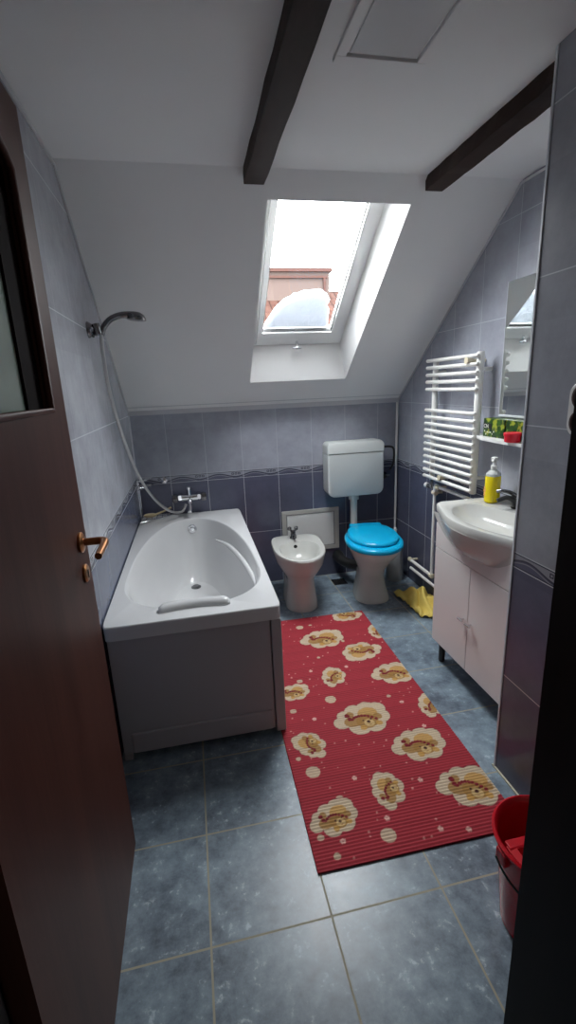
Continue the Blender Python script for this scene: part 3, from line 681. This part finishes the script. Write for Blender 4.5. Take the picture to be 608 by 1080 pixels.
for y, z in ((2.275, 1.535), (2.50, .885)):
    bm = BM(); tube(bm, [(1.448, y, z), (1.412, y, z), (1.405, y, z)], [.010, .012, .018], 12); tube(bm, [(1.448, y, z), (XR - .001, y, z)], .009, 12); obj('rail_clamp', bm, M['cream'], rd, 50)
rv = thing('radiator_valve', 'black and white valve below the towel radiator', 'valve', (1.45, 2.66, .80))
bm = BM(); lathe(bm, [(.010, 0), (.016, .004), (.018, .025), (.012, .032)], (1.45, 2.705, .795), 'y', 14); obj('valve_knob', bm, M['whiteplastic'], rv, 40)
bm = BM(); tube(bm, [(1.45, 2.705, .795), (1.45, 2.655, .795)], .013, 12); tube(bm, [(1.45, 2.66, .795), (1.45, 2.66, .845)], .011, 12); obj('valve_body', bm, M['darkchrome'], rv, 40)
pp = thing('heating_pipe', 'white heating pipes running down beside the vanity', 'pipe', (1.46, 2.64, 0))
bm = BM(); tube(bm, [(1.462, 2.64, .80), (1.462, 2.64, .205)], .010, 12, 0); tube(bm, [(1.462, 2.95, .198), (1.462, 2.64, .198)], .011, 12); tube(bm, [(1.462, 2.94, .140), (1.462, 2.10, .140)], .010, 12)
tube(bm, [(1.462, 2.62, .805), (1.462, 2.20, .805)], .010, 12); tube(bm, [(1.462, 2.62, .812), (1.462, 2.64, .76)], .014, 12); obj('pipe_run', bm, M['enamel'], pp, 50)
for y, z in ((2.64, .198), (2.945, .2), (2.64, .76), (2.60, .80)):
    bm = BM(); tube(bm, [(1.462, y - .018, z), (1.462, y + .018, z)], .015, 14); tube(bm, [(1.462, y, z), (XR - .001, y, z)], .008, 10); obj('pipe_joint', bm, M['cream'], pp, 50)

# ------------------------------------------------------------------ vanity, basin
va = thing('vanity_cabinet', 'white two-door vanity cabinet on black feet under the basin', 'cabinet', (1.33, 1.735, 0))
VX, VY0, VY1 = 1.150, 1.425, 2.045
bm = BM(); box(bm, VX + .018, XR - .003, VY0, VY1, .125, .765, .001); obj('carcass', bm, M['laminate'], va)
bm = BM(); box(bm, VX, VX + .017, VY0, VY1, .640, .765, .001); obj('fascia', bm, M['laminate'], va)
for y0, y1, ky in ((VY0, 1.733, 1.706), (1.737, VY1, 1.765)):
    bm = BM(); box(bm, VX, VX + .017, y0, y1, .125, .636, .0015); d_ = obj('door', bm, M['laminate'], va)
    bm = BM(); tube(bm, [(VX + .001, ky, .375), (VX - .020, ky, .375)], .004, 10); tube(bm, [(VX - .020, ky + .018, .375), (VX - .020, ky - .018, .375)], .0055, 10); obj('door_knob', bm, M['chrome'], d_, 40)
for x in (1.19, 1.48):
    for y in (1.465, 2.005):
        bm = BM(); lathe(bm, [(.014, .001), (.017, .01), (.017, .11), (.021, .126)], (x, y, 0), 'z', 16); obj('foot', bm, M['black'], va, 40)
ba = thing('washbasin', 'white ceramic washbasin with bowed front on the vanity', 'washbasin', (1.33, 1.745, .77))
BY0, BY1, BZ = 1.385, 2.105, .852
def basin_outline(k, z, dz=0, n=72, inset=0.0, bulge=1.0):
    """front bowed toward -x; back flat at XR"""
    cy = (BY0 + BY1) / 2; hw = (BY1 - BY0) / 2 * k - inset; out = []
    N1 = 44
    for i in range(N1):
        t = -1 + 2 * i / (N1 - 1); y = cy - hw * math.copysign(abs(math.sin(t * PI / 2)) ** 1.0, t)
        u = (y - cy) / max(hw, 1e-6); xf = 1.166 - .092 * bulge * math.cos(min(1, abs(u) * 1.02) * PI / 2) ** 1.3 + .030 * max(0, (abs(u) - .90) / .10) ** 2
        out.append((xf + inset, y, z))
    xb = XR - .004 - inset * .2
    for i in range(n - N1):
        t = i / (n - N1 - 1); out.append((xb, cy + hw * (-1 + 2 * t), z))
    return out
cyb = (BY0 + BY1) / 2
def bowl(a, b, z, cx=1.270):
    # align start with outline: first point is front at y = +hw side
    pts = []; N1 = 44; n = 72
    for i in range(N1):
        t = -1 + 2 * i / (N1 - 1); an = PI + t * PI / 2; pts.append((cx + a * math.cos(an), cyb - b * math.sin(t * PI / 2), z))
    for i in range(n - N1):
        t = (i + .5) / (n - N1); an = t * PI - PI / 2; pts.append((cx + a * math.cos(an) * .85, cyb + b * math.sin(an), z))
    return pts
bm = BM()
def belly(k, z, bul, xsh=0): 
    r = basin_outline(k, z, bulge=bul); return [(min(XR - .004, x + xsh), y, z) for x, y, _ in r]
loft(bm, [belly(.50, .768, .10, .06), belly(.52, .768, .30, .02), belly(.72, .785, .62, .012), belly(.88, .800, .85, .008), basin_outline(.985, .815), basin_outline(1, .822), basin_outline(1, .846), basin_outline(1, BZ, inset=.004), basin_outline(1, BZ + .001, inset=.012),
    bowl(.148, .285, BZ - .002, 1.268), bowl(.140, .275, BZ - .012, 1.27), bowl(.115, .235, BZ - .055, 1.28), bowl(.075, .15, .775, 1.29), bowl(.015, .02, .771, 1.30)], True, True)
obj('basin_body', bm, M['ceramic'], ba, 45)
# front belly of the bowl in front of the fascia
bm = BM(); rings = []
for k, z in ((.0, .690), (.10, .694), (.28, .710), (.50, .738), (.70, .768), (.86, .795), (.96, .815)):
    N1 = 33; r = []; hw = .10 + .245 * k ** .75
    for i in range(N1):
        t = -1 + 2 * i / (N1 - 1); y = cyb - hw * t
        xo = 1.166 - .092 * math.cos(abs(t) * PI / 2) ** 1.3
        r.append((min(VX - .0008, VX - .0008 - (VX - xo) * k ** .55 * (1 - .02 * k) - .004 * k * (1 - t * t)), y, z))
    r.append((VX - .0004, cyb - hw, z)); r.append((VX - .0004, cyb + hw, z))
    rings.append(r)
loft(bm, rings); obj('basin_belly', bm, M['ceramic'], ba, 60)
bm = BM(); lathe(bm, [(.026, 0), (.026, .006), (.018, .012), (.017, .045), (.012, .055)], (1.455, 1.865, BZ + .001), 'z', 18); tube(bm, [(1.455, 1.865, BZ + .03), (1.41, 1.875, BZ + .052), (1.365, 1.885, BZ + .040)], [.015, .012, .010], 12, 4)
tp = obj('basin_tap', bm, M['black'], ba, 45)
bm = BM(); tube(bm, [(1.455, 1.865, BZ + .05), (1.435, 1.885, BZ + .070), (1.41, 1.915, BZ + .076), (1.395, 1.935, BZ + .072)], [.014, .010, .009, .008], 12, 4); obj('tap_lever', bm, M['darkchrome'], tp, 45)
# soap bottle
sb = thing('soap_bottle', 'yellow liquid soap pump bottle on the washbasin', 'soap bottle', (1.425, 2.00, BZ + .002))
sx, sy, sz = 1.420, 2.005, BZ + .0025
def ov(a, b, z, n=2.6): return sel(sx, sy, a, b, n, sz + z, 32, rot=.5)
bm = BM(); loft(bm, [ov(.034, .027, 0), ov(.040, .032, .006), ov(.040, .032, .125), ov(.038, .030, .130)]); obj('soap_liquid', bm, M['soap'], sb, 40)
bm = BM(); loft(bm, [ov(.0385, .0305, .1305), ov(.037, .030, .142), ov(.020, .018, .155), ov(.012, .012, .158), ov(.012, .012, .162)]); obj('bottle_neck', bm, M['clear'], sb, 40)
bm = BM(); lathe(bm, [(.015, .162), (.015, .180), (.008, .182), (.008, .200), (.015, .203), (.015, .220), (.004, .223)], (sx, sy, sz), 'z', 16); tube(bm, [(sx, sy, sz + .212), (sx - .02, sy - .022, sz + .212), (sx - .026, sy - .028, sz + .204)], .006, 10); obj('pump', bm, M['whiteplastic'], sb, 40)
bm = BM(); 
for (dz, wd) in ((.075, .006), (.062, .010), (.05, .005), (.04, .007)):
    quad(bm, (sx - .0415, sy + .008 - wd, sz + dz - .006), (sx - .0415, sy + .008 + wd, sz + dz - .006), (sx - .0415, sy + .008 + wd * .6, sz + dz + .005), (sx - .0415, sy + .008 - wd * .6, sz + dz + .005))
bmesh.ops.rotate(bm, verts=bm.verts[:], cent=Vector((sx, sy, 0)), matrix=Matrix.Rotation(.5 - .35, 3, 'Z'))
obj('bottle_label', bm, M['label'], sb)

# mirror and shelf
mi = thing('wall_mirror', 'frameless rectangular mirror on the right wall above the shelf', 'mirror', (XR, 1.75, 1.27))
obj('mirror_glass', box(BM(), XR - .006, XR - .0008, 1.42, 2.121, 1.268, 1.873, .001), M['mirror'], mi)
bm = BM(); box(bm, XR - .0075, XR - .001, 1.42, 2.1245, 1.258, 1.268, .0008); box(bm, XR - .0072, XR - .001, 2.1212, 2.1242, 1.268, 1.8735)
obj('mirror_edge', bm, M['edge'], mi)
bm = BM(); rings = []
ol = [(XR - .001, 1.42), (XR - .001, 2.285), (1.462, 2.24), (1.42, 2.155), (1.405, 2.10), (1.400, 1.98), (1.400, 1.42)]
loft(bm, [[(x, y, z) for x, y in ol] for z in (1.147, 1.162)]); bmesh.ops.bevel(bm, geom=bm.edges[:], offset=.002, segments=1, affect='EDGES')
tag(obj('wall_shelf', bm, M['whiteplastic'], None, origin=(XR, 1.8, 1.15)), 'narrow white shelf on the right wall below the mirror', 'shelf')
def carton_mat(seed):
    m = new_mat('green_leaf_print', rough=.35); nt = m.node_tree; o, p = objc(nt)
    vn = nt.nodes.new('ShaderNodeTexVoronoi'); vn.inputs['Scale'].default_value = 42 + seed; nt.links.new(o, vn.inputs[0]); vv = N(nt, vn.outputs['Distance'])
    n = noise(nt, o, 26, 3)
    c = mix(nt, rng(nt, n, .35, .65), (.006, .025, .006), (.03, .10, .010)); c = mix(nt, rng(nt, n + vv * .6, .88, .98), c, (.30, .34, .03)); setcol(m, c); return m
M['carton'] = carton_mat(0); M['carton2'] = carton_mat(7)
for y0, y1, mt, lab in ((1.985, 2.150, 'carton', 'green printed carton at the left end of the shelf'), (1.800, 1.975, 'carton2', 'green printed carton behind the red pot on the shelf')):
    bx_ = thing('carton', lab, 'box', (1.475, (y0 + y1) / 2, 1.1625), 'green cartons on the shelf')
    obj('carton_body', box(BM(), 1.445, XR - .008, y0, y1, 1.1625, 1.252, .002), M[mt], bx_)
    if mt == 'carton':
        obj('black_band', box(BM(), 1.4436, 1.4449, 2.085, 2.146, 1.203, 1.228), M['black'], bx_)
        cu = bpy.data.curves.new('white_lettering', 'FONT'); cu.body = 'CN'; cu.size = .026; cu.extrude = .0004
        tmp = bpy.data.objects.new('tmp', cu); me = tmp.to_mesh().copy(); tmp.to_mesh_clear(); bpy.data.objects.remove(tmp)
        lt = bpy.data.objects.new('white_lettering', me); C.objects.link(lt); me.materials.append(M['ink']); lt.parent = bx_
        lt.matrix_local = Matrix.Translation(Vector((1.4428, 2.143, 1.206)) - Vector(ORG[bx_.name])) @ Matrix(((0, 0, -1), (-1, 0, 0), (0, 1, 0))).to_4x4()
        for k in range(7):
            y = 2.140 - k * .012 - random.random() * .004; z = 1.170 + random.random() * .022
            obj('print_mark', box(BM(), 1.4440, 1.4449, y - .004, y + .002, z, z + .007), M['ink'], bx_)
rp = thing('red_pot', 'small round red plastic pot at the front of the shelf', 'pot', (1.437, 1.87, 1.1625))
bm = BM(); lathe(bm, [(.031, .0005), (.034, .004), (.035, .028)], (1.4055 + .002, 1.872, 1.1625), 'z', 28); obj('pot_body', bm, M['redtub'], rp, 40)
bm = BM(); lathe(bm, [(.037, .028), (.038, .031), (.038, .040), (.035, .043), (.029, .043), (.028, .040)], (1.4055 + .002, 1.872, 1.1625), 'z', 28); obj('pot_lid', bm, M['redtub'], rp, 40)

# socket on the projecting wall
so = thing('power_socket', 'white double power socket with brown inserts on the projecting wall', 'socket', (CX, 1.11, 1.36))
bm = BM()
def rrx(y, hy_, z0, z1, x, r=.03): return [(x, y + (px - 0), pz) for px, _, pz in rr(0, hy_, z0, z1, 0, r)]
loft(bm, [rrx(1.082, .046, 1.286, 1.426, CX - .0005), rrx(1.082, .046, 1.286, 1.426, CX - .010), rrx(1.082, .041, 1.291, 1.421, CX - .015, .026)]); obj('socket_plate', bm, M['whiteplastic'], so, 40)
for z in (1.323, 1.389):
    bm = BM(); lathe(bm, [(.032, -.0152), (.031, -.018), (.025, -.0185), (.022, -.016), (.002, -.0155)], (CX, 1.082, z), 'x', 24); obj('socket_insert', bm, M['brownsock'], so, 40)

# ------------------------------------------------------------------ bucket
bk = thing('mop_bucket', 'red plastic mop bucket with wringer insert in the doorway', 'bucket', (.82, .83, 0))
kx, ky = .800, .805; BR = .128; BK = -.018
bm = BM(); lathe(bm, [(.086, .001), (.090, .004), (BR - .012, .272), (BR - .009, .285), (BR, .287), (BR + .002, .295), (BR - .004, .299), (BR - .010, .295), (BR - .016, .275), (.086, .010)], (kx, ky, 0), 'z', 48, True, True)
obj('bucket_body', bm, M['red'], bk, 40)
bm = BM(); rings = []
# wringer: tray covering the near half of the opening with a funnel
rin = BR - .020
pts = [(kx + rin * math.cos(a), ky + rin * math.sin(a)) for a in np.linspace(PI * .97, 2 * PI * 1.015, 26)]
c0 = Vector((kx, ky - .055))
loft(bm, [[(x, y, .283) for x, y in pts], [(c0.x + (x - c0.x) * .80, c0.y + (y - c0.y) * .80, .285) for x, y in pts], [(c0.x + (x - c0.x) * .62, c0.y + (y - c0.y) * .62, .215) for x, y in pts], [(c0.x + (x - c0.x) * .5, c0.y + (y - c0.y) * .5, .19) for x, y in pts]], False, True)
obj('wringer', bm, M['red'], bk, 50)
bm = BM(); box(bm, kx - rin + .004, kx + rin - .004, ky - .002, ky + .024, .271, .287, .004); obj('wringer_bar', bm, M['red'], bk)
for sg in (-1, 1):
    bm = BM(); a_, b__ = sorted((kx + sg * (BR + .004), kx + sg * (BR - .014))); box(bm, a_, b__, ky - .018, ky + .018, .248, .286, .004); obj('handle_lug', bm, M['red'], bk)
bm = BM(); hp = [(kx + (BR + .016) * math.cos(a), ky - .150 * math.sin(a) * .80, .276 - .150 * math.sin(a) * .60) for a in np.linspace(PI, 0, 25)]
tube(bm, hp, .0028, 8, 2); obj('bucket_handle', bm, M['black'], bk, 60)

# ------------------------------------------------------------------ yellow cloth
bm = BM(); nx, ny = 46, 46; random.seed(9); V_ = []
for j in range(ny):
    row = []
    for i in range(nx):
        u, v2 = i / (nx - 1) * 2 - 1, j / (ny - 1) * 2 - 1
        # squircle domain with ragged rim
        a = math.atan2(v2, u); k = 1 + .10 * math.sin(3 * a + .6) + .06 * math.sin(7 * a) ; r = max(abs(u), abs(v2))
        x = 1.395 + .098 * u * k; y = 2.640 + .185 * v2 * k
        f = max(0, 1 - r ** 2.2)
        z = .006 + .085 * f * (.62 + .38 * math.sin(3.1 * u + 2.2 * v2 + .8)) + .020 * f ** .5 * math.sin(9 * u - 5 * v2) + .012 * abs(math.sin(11 * a)) * r ** 2
        row.append(bm.verts.new((x + .01 * math.sin(6 * v2), y + .012 * math.sin(5 * u), max(.004, z))))
    V_.append(row)
for j in range(ny - 1):
    for i in range(nx - 1): bm.faces.new((V_[j][i], V_[j][i + 1], V_[j + 1][i + 1], V_[j + 1][i]))
m = new_mat('yellow_cloth', (.74, .57, .15), .9, spec=.1); nt = m.node_tree; o_, p_ = objc(nt); bump(m, noise(nt, o_, 160, 3), .5, .002)
cl = obj('cleaning_cloth', bm, m, None, 80, origin=(1.395, 2.64, 0)); md = cl.modifiers.new('thick', 'SOLIDIFY'); md.thickness = .003; md.offset = 1
tag(cl, 'crumpled yellow cleaning cloth on the floor behind the vanity', 'cloth')
